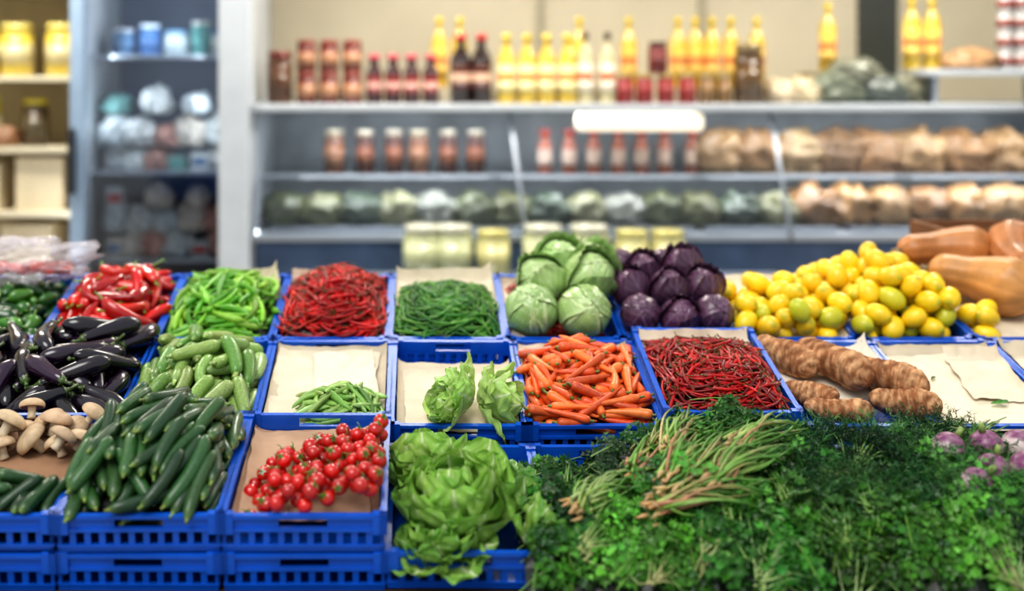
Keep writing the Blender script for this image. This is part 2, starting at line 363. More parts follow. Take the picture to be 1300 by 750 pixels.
# butternut squashes
def squash(M,L,r,c):
    mb=MB(); N=30; t=cost_(N); P=np.stack([(t-.5)*L,.05*np.sin(t*3),0*t],1)
    R=r*np.interp(t,[0,.1,.35,.55,.75,.9,1],[.56,.60,.62,.82,1,1,.85])*ends(t,.16,.30)
    aa=np.arange(40)/40*2*PI; pz=rng.normal(size=(N,40))*.0; g=(np.cos(10*aa)[None,:]*np.ones((N,1)))
    col=np.array(c)*(1-.12*(g<-.5))[...,None]
    tube(mb,P,R,40,col,1+.03*g)
    tube(mb,np.array([P[0]+[.005,0,0],P[0]-[.012,0,0],P[0]-[.025,.004,0]]),np.array([.022,.014,.016]),7,C(110,92,60))
    mb.obj('butternut_squash',M_SQ,M)
def RZ(a): return Matrix.Rotation(a,4,'Z')
squash(MR(1,5)@T(-.07,.0,.085)@RZ(-.75),.38,.112,C(196,138,76))
squash(MR(1,5)@T(-.08,.24,.10)@RZ(-.15),.37,.105,C(176,114,58))
squash(MR(1,5)@T(.17,.13,.14)@RZ(1.2),.36,.108,C(166,104,54))
squash(MR(1,6)@T(-.05,-.05,.08)@RZ(1.9),.40,.1,C(190,130,74))
# ---------------------------------------------------------------- cabbages
def cabbage(mb,c,R,up,A,B,V,nl=8,flare=.0,veins=.3):
    up=norm(np.array(up,float)); ref=np.array([0,1.,0]); u=norm(np.cross(up,ref)); w=np.cross(up,u); Q=np.stack([u,w,up],1)
    n,m=14,20; th=np.linspace(.02,PI-.02,n)[:,None]; ph=np.arange(m)/m*2*PI
    D=np.stack([np.sin(th)*np.cos(ph),np.sin(th)*np.sin(ph),np.cos(th)*np.ones((1,m))],-1)
    mb.add((c+(D.reshape(-1,3)*R*.95)@Q.T),gridfaces(n,m,True),A)
    n,m=30,33; s=np.linspace(0,1,n)[:,None]; t=np.linspace(-1,1,m)[None,:]
    for i in range(nl):
        lay=i/nl; phi=i*2.4+rng.uniform(-.3,.3); outer=(i>=nl-3) and flare>0
        thend=rng.uniform(-.5,.2) if not outer else rng.uniform(.3,.7)
        th=2.9+(thend-2.9)*s; wd=1.25*np.sin(PI*np.clip(s*.88+.08,0,1))**.5*(.85 if outer else 1)
        mm=np.stack([np.sin(th)*math.cos(phi),np.sin(th)*math.sin(phi),np.cos(th)],-1)*np.ones((n,m,1)); l=np.array([-math.sin(phi),math.cos(phi),0])
        d=mm*np.cos(wd*t)[...,None]+l*np.sin(wd*t)[...,None]
        edge=np.maximum(np.abs(t)**6,s**12)
        k1,k2=rng.uniform(7,11),rng.uniform(0,6)
        rib=np.exp(-(t*wd/.045)**2)*(1-s*.8); br_=np.abs(((s*6.5-np.abs(t)*2.2)%1)-.5)*2; vein=np.clip((br_-.80)/.2,0,1)*(1-rib)
        r=R*(.965+.06*lay)+R*(.045+(.22*s**2 if outer else 0))*edge+R*(.035 if outer else .015)*np.sin(t*k1+s*6+k2)*edge*2+R*.028*rib+R*.011*vein+R*.013*np.sin(s*9+k2)*np.cos(t*6)
        if outer: r=r+R*flare*s**2
        P=c+(d*r[...,None]).reshape(-1,3)@Q.T
        cc=A*(1-lay)+B*lay; cc=jit(cc,.08,.03)
        kk=np.clip(.85*rib+veins*vein+.25*edge,0,1)[...,None]; col=cc*(1-kk)+V*kk
        mb.add(P,gridfaces(n,m,False),np.clip(col,0,1).reshape(-1,3))
def heads(name,M,lst,A,B,V,veins):
    for (x,y,z,R,up,fl) in lst:
        mb=MB(); cabbage(mb,np.zeros(3),R,up,A,B,V,flare=fl,veins=veins); mb.obj(name,M_CAB,M@T(x,y,z))
gA,gB,gV=C(182,204,138),C(126,166,84),C(216,226,184)
heads('green_cabbage',MR(1,1),[(-.11,-.18,.06,.092,(-.2,-.6,1),0),(.075,-.19,.06,.094,(.3,-.9,.8),0),(-.06,-.01,.095,.09,(-.5,-.3,1),.05),(.12,-.0,.105,.095,(.2,-.6,1),.1),(.03,.14,.10,.09,(0,-.4,1),.12),(.15,.17,.09,.08,(.3,-.2,1),.12)],gA,gB,gV,.5)
rA,rB,rV=C(94,54,80),C(52,30,50),C(150,112,140)
heads('red_cabbage',MR(1,2),[(-.13,-.18,.045,.07,(-.4,-.5,1),0),(.0,-.21,.045,.068,(.1,-.7,1),.04),(.13,-.18,.045,.07,(.4,-.5,1),0),(-.14,-.03,.075,.07,(-.3,-.2,1),.08),(-.01,-.06,.085,.072,(.1,-.3,1),.04),(.12,-.03,.08,.07,(.2,-.3,1),.08),(-.08,.09,.09,.07,(0,-.3,1),.05),(.07,.1,.1,.074,(0,0,1),.1),(-.14,.2,.07,.065,(0,0,1),0),(.03,.22,.06,.065,(0,0,1),0)],rA,rB,rV,.4)
# ---------------------------------------------------------------- leafy heads
def leaf(mb,b,d,up,L,W,curl,ruff,c0,c1,rib,nu=24,nv=19,cup=.35,fr=16,rw=.09):
    b=np.array(b,float); d=norm(np.array(d,float)); up=norm(np.array(up,float)-np.dot(up,d)*d); lat=np.cross(d,up)
    s=np.linspace(0,1,nu); t=np.linspace(-1,1,nv); a=curl*s**1.3
    dirs=np.cos(a)[:,None]*d+np.sin(a)[:,None]*up; nor=-np.sin(a)[:,None]*d+np.cos(a)[:,None]*up
    sp=b+np.cumsum(dirs,0)*L/nu; w=W*(.16+.84*np.sin(PI*np.clip(s,0,1)**1.25*.93+.05)**.8)*(1-.12*np.clip((s-.9)/.1,0,1))
    ph=rng.uniform(0,6); tt=np.abs(t)[None,:]
    disp=cup*w[:,None]*tt**2+ruff*w[:,None]*tt**2.2*np.sin(fr*s[:,None]+ph+3*np.sign(t)[None,:])+.06*w[:,None]*np.sin(18*s[:,None]+9*tt)
    P=sp[:,None,:]+lat*(w[:,None]*t[None,:])[...,None]+nor[:,None,:]*disp[...,None]
    q=np.exp(-(t[None,:]/(rw*(1-.75*s[:,None])+.02))**2)[...,None]; lv=np.clip((np.abs(((s[:,None]*7-tt*1.8)%1)-.5)*2-.8)/.2,0,1)[...,None]*.35
    g=(s[:,None]*.7+.3*tt)[...,None]; col=c0*(1-g)+c1*g; kk=np.clip(q+lv,0,1); col=col*(1-kk)+rib*kk
    mb.add(P.reshape(-1,3),gridfaces(nu,nv,False),col.reshape(-1,3))
def lettuce(mb,b,ax,L,W,rings,c0,c1,rib,ruff=.25,rw=.09):
    ax=norm(np.array(ax,float)); u=norm(np.cross(ax,[0,1,.3])); w=np.cross(ax,u)
    for (n,op,cu,sc) in rings:
        for i in range(n):
            a=i/n*2*PI+rng.uniform(-.3,.3)+op*3; e=math.cos(a)*u+math.sin(a)*w; o=op*rng.uniform(.85,1.15)
            leaf(mb,np.array(b)+e*.012,math.cos(o)*ax+math.sin(o)*e,-e*math.cos(o)+ax*math.sin(o),L*sc*rng.uniform(.9,1.1),W*sc,cu*rng.uniform(.7,1.2),ruff,jit(c0,.06,.03),jit(c1,.1,.04),rib,rw=rw)
l0,l1,lr=C(196,222,124),C(132,182,74),C(226,236,192)
RG=[(4,.12,.7,.75),(5,.28,.9,.85),(7,.5,1.0,.95),(9,.8,.9,1.0),(9,1.15,.6,1)]
def rom(b,ax,L,W,c0=l0,c1=l1,rg=RG): mb=MB(); lettuce(mb,b,ax,L,W,rg,c0,c1,lr,.2,.11); mb.obj('romaine_lettuce',M_LEAF)
rom((.13,3.12,.40),(-.12,-.28,1),.23,.09)
rom((.06,3.27,.43),(-.1,.2,1),.2,.08)
rom((.25,3.28,.40),(.3,.3,.7),.15,.055,C(150,186,84),C(84,140,50))
rom((.30,3.03,.41),(.5,-.2,.6),.15,.06,C(170,202,98),C(100,156,60),[(4,.3,.5,.8),(6,.6,.5,1),(6,1.0,.2,1)])
rom((.09,2.99,.39),(-.2,-.3,.8),.13,.065,C(170,202,98),C(104,160,62),[(5,.4,.7,.9),(7,.9,.5,1),(7,1.3,.2,1)])
RG2=[(4,.15,.6,.8),(5,.4,.6,.95),(7,.75,.5,1),(7,1.1,.3,.95)]
M=MR(2,0)
for b,ax,L,W in(((.05,-.17,.02),(-.95,.1,.35),.135,.050),((.06,-.18,.02),(1,-.05,.24),.15,.046),((.0,-.22,.01),(-.6,-.15,.4),.10,.04)):
    mb=MB(); lettuce(mb,b,ax,L,W,RG2,C(214,232,154),C(160,200,96),C(236,242,212),.22,.12); mb.obj('baby_lettuce',M_LEAF,M)
# ---------------------------------------------------------------- herbs in the front row
def nz(x,y,s,o=0): return np.array([noise.noise(Vector((a*s,b*s,o))) for a,b in zip(np.ravel(x),np.ravel(y))]).reshape(np.shape(x))
def G(x,y):
    ky=[2.78,2.87,2.95,3.2,3.4,3.47]
    hi=np.interp(y,ky,[.36,.45,.50,.545,.575,.50]); lo=np.interp(y,ky,[.36,.44,.49,.50,.485,.44])
    w=np.clip((x-.5)/.25,0,1); return lo*(1-w)+hi*w
gx=np.linspace(.28,2.25,260); gy=np.linspace(2.80,3.48,90); GX,GY=np.meshgrid(gx,gy,indexing='ij')
cent=[]
for i in range(2500):
    p=np.array([rng.uniform(.33,2.2),rng.uniform(2.85,3.42)])
    if all(np.linalg.norm(p-q[:2])>.125 for q in cent): cent.append(np.array([p[0],p[1],rng.uniform(.085,.125),rng.uniform(-.012,.03),rng.uniform(-.6,.6)]))
D=np.full(GX.shape,-.035); OWN=np.zeros(GX.shape,int)
wx=.03*nz(GX,GY,9,1); wy=.03*nz(GX,GY,9,4)
for n_,q in enumerate(cent):
    a=GX+wx-q[0];b_=GY+wy-q[1]; dd=((a*math.cos(q[4])+b_*math.sin(q[4]))**2*1.3+(b_*math.cos(q[4])-a*math.sin(q[4]))**2*.7)/q[2]**2; h=np.where(dd<1,.05*np.clip(1-dd,0,1)**.6-.018+q[3],-.035); OWN=np.where(h>D,n_,OWN); D=np.maximum(D,h)
GZ=G(GX,GY)-.015+D+.025*nz(GX,GY,13,5)+.012*nz(GX,GY,35,8); dGx,dGy=np.gradient(GZ,gx[1]-gx[0],gy[1]-gy[0])
def at(x,y):
    i=int(np.clip((x-gx[0])/(gx[1]-gx[0]),0,259)); j=int(np.clip((y-gy[0])/(gy[1]-gy[0]),0,89)); return i,j
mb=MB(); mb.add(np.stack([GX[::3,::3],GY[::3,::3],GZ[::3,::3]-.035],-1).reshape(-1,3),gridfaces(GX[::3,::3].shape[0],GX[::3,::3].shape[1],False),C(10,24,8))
lob=np.array([(0,0,0),(-.5,.35,.06),(-.28,.48,0),(-.55,.82,.08),(-.2,.72,0),(0,1.1,-.06),(.2,.72,0),(.55,.82,.08),(.28,.48,0),(.5,.35,.06),(0,.45,-.05)])
lf=np.array([[10,i,(i+1)%10] for i in range(10)])
tint=[rng.choice([.6,.85,1.1,1.45])*rng.uniform(.9,1.1) for _ in cent]
def sprigs(mb,x0,x1,y0,y1,n,size,cols,dep=.035,k=5,lift=0):
    for i in range(n):
        x=rng.uniform(x0,x1);y=rng.uniform(y0,y1);a_,b_=at(x,y)
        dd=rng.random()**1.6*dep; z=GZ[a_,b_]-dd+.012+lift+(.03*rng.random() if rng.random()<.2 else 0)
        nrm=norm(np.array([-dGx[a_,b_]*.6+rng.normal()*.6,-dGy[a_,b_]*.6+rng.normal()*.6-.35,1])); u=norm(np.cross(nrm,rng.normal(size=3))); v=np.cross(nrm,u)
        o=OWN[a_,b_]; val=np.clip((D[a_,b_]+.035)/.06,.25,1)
        c=jit(cols[(o if rng.random()<.8 else rng.integers(99))%len(cols)],.2,.07)*tint[o]*(1-.75*dd/dep)*val**.5  # shade painted into leaf colour: darker deep down and in gaps between bunches
        sz=size*rng.uniform(.65,1.4)
        for j in range(k):
            a=j/k*2*PI*.85+rng.uniform(-.25,.25); e=math.cos(a)*u+math.sin(a)*v; f=np.cross(nrm,e); s=sz*rng.uniform(.7,1.2)
            n2=norm(nrm+e*rng.uniform(-.6,.6))
            P=np.array([x,y,z])+e*sz*.35+(lob[:,:1]*f+lob[:,1:2]*e+lob[:,2:3]*n2*2)*s+n2*s*rng.uniform(-.3,.3)
            mb.add(P,lf,c*rng.uniform(.8,1.2))
        if rng.random()<.35:
            q=np.array([x,y,z]); h=rng.normal(size=3)*.02; h[2]=abs(h[2])*-.6; tube(mb,np.array([q,q+h-nrm*.008,q+h*2.2-nrm*.03]),np.array([.0012,.0016,.002]),4,jit(C(120,160,70),.2))
PG=[C(58,118,38),C(42,94,34),C(88,146,52),C(34,78,32),C(70,124,36)]
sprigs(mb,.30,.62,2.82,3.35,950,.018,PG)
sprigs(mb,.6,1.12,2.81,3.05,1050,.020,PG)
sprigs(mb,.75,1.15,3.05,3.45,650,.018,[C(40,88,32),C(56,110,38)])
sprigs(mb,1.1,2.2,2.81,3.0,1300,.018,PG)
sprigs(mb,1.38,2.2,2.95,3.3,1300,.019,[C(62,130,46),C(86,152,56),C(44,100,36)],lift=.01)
mb.obj('parsley_bunches',M_HERB,smooth=False)
# each bunch shows a fan of pale stems on its near side
mb=MB()
for n_,q in enumerate(cent):
    if q[0]<.4 or rng.random()<.25: continue
    ang=-PI/2+rng.uniform(-1.1,1.1); b0=np.array([q[0],q[1],0])+np.array([math.cos(ang),math.sin(ang),0])*q[2]*.95
    c0=jit([C(150,176,96),C(128,162,80),C(172,178,120)][n_%3],.1)
    for j in range(rng.integers(9,18)):
        a2=ang+PI+rng.normal()*.45; L=rng.uniform(.07,.13); t_=np.linspace(0,1,6)
        s0=b0+rng.normal(size=3)*.008; X=s0[0]+math.cos(a2)*L*t_; Y=s0[1]+math.sin(a2)*L*t_
        Z=np.array([GZ[at(x_,y_)] for x_,y_ in zip(X,Y)]); Z=np.convolve(np.r_[Z[0],Z,Z[-1]],[.25,.5,.25],'valid')+.012+rng.uniform(-.004,.012)
        w_=t_[:,None]; tube(mb,np.stack([X,Y,Z],1),np.linspace(.0026,.0014,6),5,c0*(1-w_)*1.0+C(64,120,44)*w_)
mb.obj('herb_stems',M_VEG)
# dill
mb=MB()
def dill(x0,x1,y0,y1,n,cols,lift=0.):
    for i in range(n):
        x=rng.uniform(x0,x1);y=rng.uniform(y0,y1);a_,b_=at(x,y); z=GZ[a_,b_]-.02+lift*rng.random()
        d=norm(np.array([-dGx[a_,b_]+rng.normal()*.7,-dGy[a_,b_]+rng.normal()*.7,.6])); L=rng.uniform(.045,.085); c=jit(cols[(OWN[a_,b_] if rng.random()<.75 else rng.integers(9))%len(cols)],.25,.05)*tint[OWN[a_,b_]]
        V=[];F=[]
        for j in range(22):
            q=np.array([x,y,z])+d*L*j/22; e=norm(rng.normal(size=3)+d*.9); s=norm(np.cross(e,rng.normal(size=3)))*.0013; l=rng.uniform(.010,.022)
            V+= [q-s,q+s,q+e*l]; F.append([3*j,3*j+1,3*j+2])
        s=norm(np.cross(d,[.2,.3,1]))*.0015; a=np.array([x,y,z]); V+=[a-s,a+s,a+d*L]; F.append([66,67,68])
        mb.add(V,F,c)
dill(1.0,1.58,2.97,3.46,1900,[C(46,96,48),C(32,74,38),C(66,118,60),C(84,132,70)],.035)
dill(.84,1.0,3.2,3.45,160,[C(40,92,42),C(30,75,36)],.03)
mb.obj('dill_bunches',M_HERB,smooth=False)
# coriander bunches with bare stems
mb=MB()
def bunch(b,e,n,sp,cols,r=.003):
    b=np.array(b);e=np.array(e); d=e-b
    for i in range(n):
        o0=rng.normal(size=3)*sp*np.array([1,1,.7]); o1=rng.normal(size=3)*sp*1.9*np.array([1,1,.5]); t=np.linspace(0,1,7)[:,None]; ln=rng.uniform(.75,1.1)
        P=b+o0+(d*ln+o1-o0)*t+np.array([0,0,1])*.025*np.sin(PI*t)*rng.uniform(.2,1.2)+rng.normal(size=3)*.014*np.sin(PI*t)
        c=jit(cols[rng.integers(len(cols))],.14,.06); c2=C(70,125,45); w=np.linspace(0,1,7)[:,None]**1.2
        tube(mb,P,np.full(7,r)*np.linspace(1.4,.7,7),5,c*(1-w)+c2*w)
    dn=norm(d)
    for i in range(20):
        q=b+rng.normal(size=3)*sp*.9; tube(mb,np.array([q,q-dn*.014,q-dn*.03+rng.normal(size=3)*.005]),np.array([r*1.8,r*1.6,.001]),6,jit(C(180,146,100)))
SG=[C(162,184,100),C(184,160,112),C(132,168,76),C(176,120,94),C(110,150,60)]
bunch((.66,3.02,.565),(.82,3.2,.62),60,.021,SG,.0036)
bunch((.58,3.12,.55),(.72,3.32,.595),50,.02,SG,.0034)
bunch((.76,3.0,.575),(.95,3.12,.62),50,.019,SG,.0036)
bunch((.70,3.14,.61),(.80,3.34,.64),50,.02,SG,.0036)
bunch((.43,2.95,.53),(.58,3.08,.55),35,.016,[C(166,184,114),C(146,170,88)],.0032)
bunch((.86,3.12,.625),(1.03,3.28,.645),45,.018,SG,.0034)
bunch((.62,2.93,.54),(.86,2.98,.56),35,.016,SG,.0032)
mb.obj('coriander_bunches',M_VEG)
mb=MB(); sprigs(mb,.76,1.05,3.14,3.42,420,.015,[C(64,128,44),C(86,150,57)],dep=.02,lift=.055); sprigs(mb,.5,.76,3.12,3.36,170,.015,PG,dep=.02,lift=.04); sprigs(mb,.55,.8,2.98,3.2,110,.014,PG,dep=.02,lift=.045)
mb.obj('coriander_leaves',M_HERB,smooth=False)
# turnips
for (x,y,z,r) in[(1.46,3.20,.60,.045),(1.53,3.10,.575,.044),(1.56,3.2,.605,.046),(1.62,3.10,.58,.045),(1.66,3.22,.60,.045),(1.46,3.04,.56,.042)]:
    mb=MB(); t=cost_(17); d=norm(np.array([rng.normal()*.6,-.25+rng.normal()*.3,.8])); n=np.zeros(3)
    P=n+np.outer((t-.5)*2*r*.95,d); R=r*np.sqrt(np.clip(1-(2*t-1)**2,.004,1))
    aa=np.arange(20)/20*2*PI; wv=np.clip((t[:,None]-.42+.07*np.sin(3*aa)[None,:])/.12,0,1)[...,None]; nn=rng.random((17,20,1))*.3; q=np.clip(wv*(.75+nn),0,1); col=C(214,196,192)*(1-q)+C(112,40,92)*q
    tube(mb,P,R,20,col); tube(mb,np.array([P[-1],P[-1]+d*.015,P[-1]+d*.025]),np.array([.010,.008,.007]),6,C(130,150,80)); tube(mb,np.array([P[0]+d*.003,P[0]-d*.015,P[0]-d*.04]),np.array([.008,.003,.001]),6,C(225,215,205))
    mb.obj('turnip',M_VEG,T(x,y,z))
# ---------------------------------------------------------------- paper liners
def sheet(mb,cx,cy,wx,wy,z,rot,col,seed,cr=.006,lift=(0,0,0,0)):
    n=34; u=np.linspace(-.5,.5,n); U,V=np.meshgrid(u,u,indexing='ij')
    x=U*wx;y=V*wy; X=cx+x*math.cos(rot)-y*math.sin(rot); Y=cy+x*math.sin(rot)+y*math.cos(rot)
    Z=z+cr*nz(X,Y,9,seed)+cr*.6*np.abs(nz(X,Y,22,seed+3))
    l,r,f,b=lift; e=lambda q:np.clip((q-.40)/.10,0,1)**1.5
    Z=Z+l*e(-U)+r*e(U)+f*e(-V)+b*e(V)
    X=X+.006*nz(V*3,U*3,3,seed); Y=Y+.01*nz(U*2,V*2,4,seed+1)
    X=np.clip(X,-.186,.186)
    if b<.03: Y=np.clip(Y,-.262,.262)
    sh=1+.06*nz(U,V,5,seed+7)
    mb.add(np.stack([X,Y,Z],-1).reshape(-1,3),gridfaces(n,n,False),np.clip(col*sh[...,None],0,1).reshape(-1,3))
PAP=C(214,200,176); PAP2=C(196,182,158)
def liner(r,k,z,specs,dz=0):
    mb=MB()
    for i,s in enumerate(specs): sheet(mb,*s[:4],z+.006*i,s[4],s[5],r*10+k+i*3.3,.008,s[6] if len(s)>6 else(0,0,0,0))
    mb.obj('newsprint_liner',M_PAPER,MR(r,k,dz))
liner(2,-1,-.034,[(0,0,.385,.54,.02,PAP2,(.02,.02,0,.02)),(-.02,.0,.34,.46,-.05,PAP,(.01,.0,0,.015)),(.05,.08,.2,.3,.1,C(220,208,186),(.0,.01,0,.0))])
liner(2,0,-.036,[(0,-.04,.385,.44,.0,PAP2,(.02,.02,0,0)),(.01,-.06,.35,.34,.04,PAP,(.0,.01,0,.01))])
liner(2,2,-.03,[(0,.12,.38,.28,.03,PAP,(.01,.01,0,.035))],.045)
liner(2,1,-.03,[(0,.18,.37,.18,.03,C(225,215,196),(.01,.02,0,.02))])
liner(2,3,-.03,[(0,.1,.38,.34,.03,C(225,215,196),(.01,.035,0,.03))])
liner(2,4,-.030,[(0,0,.385,.54,-.02,PAP2,(.02,.02,0,.02)),(-.02,-.03,.36,.44,.05,C(222,208,182),(.01,.0,0,.015)),(.09,.05,.18,.3,-.1,PAP,(0,.02,0,0.03))])
liner(2,5,-.030,[(0,0,.385,.54,-.02,PAP2,(.03,.02,0,.03)),(-.02,-.03,.36,.44,.05,PAP)])
liner(1,-2,-.0,[(.09,.15,.19,.23,.2,C(206,192,168),(.0,.03,0,.035))])
liner(1,-1,-.02,[(-.06,.14,.24,.24,.1,PAP,(.0,.0,0,.05))])
liner(1,0,-.005,[(0,.12,.38,.28,.03,C(212,198,174),(.02,.03,0,.04))])
liner(1,3,-.025,[(0,.0,.38,.54,.03,PAP,(.01,.02,0,.03))])
liner(1,5,-.025,[(0,.0,.38,.54,.03,PAP,(.01,.02,0,.03))])
liner(1,1,-.03,[(-.05,.16,.28,.2,.03,PAP,(.01,.0,0,.03))])
liner(3,-1,-.045,[(0,.02,.385,.50,.0,C(176,140,114),(.02,.02,0,0)),(-.01,.0,.33,.46,.04,C(182,150,124),(.015,.01,0,.01))])
liner(3,-3,-.045,[(0,0,.385,.52,.0,C(150,114,88),(.02,.02,0,.02)),(.04,-.02,.28,.4,-.08,C(162,126,98),(.0,.02,0,0))])
mb=MB(); leaf(mb,(.02,-.13,-.012),(1,.1,0),(0,0,1),.06,.012,.2,.1,C(80,140,50),C(60,120,45),C(140,180,90)); leaf(mb,(-.1,.02,-.012),(.5,.5,0),(0,0,1),.03,.006,.2,.1,C(90,100,50),C(80,90,45),C(140,150,90))
mb.obj('loose_leaves',M_LEAF,MR(2,4))
# clear plastic bag, far left
m,N,L,b=newmat('clear_plastic_film'); b.inputs['Base Color'].default_value=(.8,.76,.82,1); b.inputs['Roughness'].default_value=.12
tr=N.new('ShaderNodeBsdfTransparent'); ms=N.new('ShaderNodeMixShader'); ms.inputs[0].default_value=.3
nt=N.new('ShaderNodeTexNoise'); nt.inputs['Scale'].default_value=14; bp=N.new('ShaderNodeBump'); bp.inputs['Strength'].default_value=.8; bp.inputs['Distance'].default_value=.02; L.new(nt.outputs['Fac'],bp.inputs['Height']); L.new(bp.outputs[0],b.inputs['Normal'])
L.new(tr.outputs[0],ms.inputs[1]); L.new(b.outputs[0],ms.inputs[2]); L.new(ms.outputs[0],N['Material Output'].inputs[0]); M_FILM=m
def blob(mb,c,s,col,amp=.15,fr=3,seed=0,n=22,m=32,flat=-.6):
    th=np.linspace(.01,PI-.01,n)[:,None]; ph=(np.arange(m)/m*2*PI)[None,:]
    D=np.stack([np.sin(th)*np.cos(ph),np.sin(th)*np.sin(ph),np.cos(th)*np.ones_like(ph)],-1).reshape(-1,3)
    k=np.array([1+amp*noise.noise(Vector(d*fr)+Vector((seed,seed*2.1,0)))+amp*.5*noise.noise(Vector(d*fr*2.6)+Vector((seed,0,3))) for d in D])
    P=D*k[:,None]; P[:,2]=np.maximum(P[:,2],flat); sh=np.array([1+.35*noise.noise(Vector(d*4)+Vector((seed,9,0))) for d in D])
    mb.add(P*np.array(s)+np.array(c),gridfaces(n,m,True),np.clip(np.array(col)*sh[:,None],0,1))
mb=MB(); blob(mb,(0,0,0),(.26,.13,.075),C(230,225,235),.5,3,3,40,60); mb.obj('clear_plastic_bag',M_FILM,MR(1,-4)@T(-.0,.18,.1))
mb=MB()
for i in range(14): tube(mb,np.array([(-.2+i*.03+rng.normal()*.02+q*.03*math.cos(i*2.2),.14+rng.normal()*.02+q*.03*math.sin(i*2.2),.09+.004*q) for q in(-1,-.5,0,.5,1)]),np.array([.008,.018,.02,.016,.006]),8,jit(C(196,84,70)))
mb.obj('pale_pepper_pile',M_GLOSS,MR(1,-4))
# ---------------------------------------------------------------- shop shell
def slab(name,x0,x1,y0,y1,z0,z1,mat,parent=None,bev=0):
    mb=MB(); cx,cy,cz=(x0+x1)/2,(y0+y1)/2,(z0+z1)/2; box(mb,x0-cx,x1-cx,y0-cy,y1-cy,z0-cz,z1-cz); o=mb.obj(name,mat,T(cx,cy,cz),False,parent)
    if bev: q=o.modifiers.new('b','BEVEL'); q.width=bev; q.segments=3
    return o
m,N,L,b=newmat('floor_tiles'); br=N.new('ShaderNodeTexBrick'); br.offset=0; br.inputs['Scale'].default_value=2.5; br.inputs['Brick Width'].default_value=1; br.inputs['Row Height'].default_value=1; br.inputs['Mortar Size'].default_value=.015
br.inputs['Color1'].default_value=(*C(150,145,138),1); br.inputs['Color2'].default_value=(*C(140,134,126),1); br.inputs['Mortar'].default_value=(*C(90,86,80),1)
tc=N.new('ShaderNodeTexCoord'); L.new(tc.outputs['Object'],br.inputs['Vector']); L.new(br.outputs['Color'],b.inputs['Base Color']); b.inputs['Roughness'].default_value=.4; M_FLOOR=m
WALL=mat_flat('wall_paint',C(216,206,182),.75,.05,2,.1)
slab('floor',-4.5,6.5,-1.5,9.0,-.1,0,M_FLOOR)
slab('wall_back',-4.5,6.5,8.8,9.0,0,3.3,WALL)
slab('wall_left',-4.7,-4.5,5.2,9.0,0,3.3,WALL)
slab('wall_right',6.5,6.7,5.2,9.0,0,3.3,WALL)
slab('ceiling',-4.7,6.7,5.2,9.0,3.3,3.4,mat_flat('ceiling_paint',C(235,232,225),.8))
m,N,L,b=newmat('dark_mosaic'); ck=N.new('ShaderNodeTexChecker'); ck.inputs['Scale'].default_value=22; ck.inputs['Color1'].default_value=(*C(40,44,42),1); ck.inputs['Color2'].default_value=(*C(95,98,90),1)
tc=N.new('ShaderNodeTexCoord'); L.new(tc.outputs['Object'],ck.inputs['Vector']); L.new(ck.outputs['Color'],b.inputs['Base Color']); b.inputs['Roughness'].default_value=.25
slab('mosaic_wall_panel',3.33,3.62,8.76,8.80,1.3,3.2,m)
for i,x in enumerate((.95,2.15)): slab('trim_%d'%(i+1),x,x+.05,8.77,8.80,1.3,3.2,mat_flat('trim_paint%d'%i,C(176,168,146),.6))
# ---------------------------------------------------------------- display counter
cnt=empty('deli_display_counter',(0,0,0))
slab('counter_top',-.97,4.6,7.25,8.35,1.40,1.445,M_WHITE,cnt,.008)
slab('base_cabinet',-.97,4.6,7.30,8.3,.02,.60,M_DARK,cnt,.01)
slab('deck',-.97,4.6,7.27,8.3,.60,.64,M_WHITE,cnt,.006)
slab('back_panel',-.97,4.6,8.26,8.3,.64,1.40,mat_flat('counter_interior',C(150,158,162),.4,.3,3),cnt)
slab('side_panel',-.99,-.95,7.3,8.3,.02,1.40,M_WHITE,cnt)
slab('side_panel_right',4.57,4.61,7.3,8.3,.02,1.40,M_WHITE,cnt)
m,N,L,b=newmat('counter_glass'); gl=N.new('ShaderNodeBsdfGlossy'); gl.inputs['Roughness'].default_value=.08; tr=N.new('ShaderNodeBsdfTransparent'); tr.inputs['Color'].default_value=(.95,.97,.99,1); fr=N.new('ShaderNodeFresnel'); fr.inputs[0].default_value=1.6
ms=N.new('ShaderNodeMixShader'); L.new(fr.outputs[0],ms.inputs[0]); L.new(tr.outputs[0],ms.inputs[1]); L.new(gl.outputs[0],ms.inputs[2]); L.new(ms.outputs[0],N['Material Output'].inputs[0]); M_GLASS=m
slab('mid_shelf',-.95,4.57,7.55,8.2,.975,.988,M_GLASS,cnt)
slab('mid_shelf_edge',-.95,4.57,7.54,7.555,.970,.992,M_WHITE,cnt)
mb=MB(); mb.add([(-.95,7.24,.64),(4.57,7.24,.64),(4.57,7.36,1.40),(-.95,7.36,1.40)],[[0,1,2,3]],np.ones(3)); mb.obj('front_glass',M_GLASS,None,False,cnt)
for x in(.62,2.24):
    mb=MB(); tube(mb,np.array([(x+.1,7.22,.6),(x+.07,7.24,.8),(x,7.34,1.42)]),np.array([.014]*3),8); mb.obj('glass_post',M_STEEL,None,True,cnt)
slab('glass_reflection_glow',1.05,1.85,7.41,7.5,1.27,1.385,mat_flat('glass_reflection_glow',C(255,240,215),.4,emit=.9),cnt,.03)  # glowing slab standing in for a bright reflection on the counter glass
for i in range(6):
    x0=-.85+i*.9; slab('tray_%d'%i,x0,x0+.82,7.36,8.1,.645,.67,M_STEEL,cnt,.006)
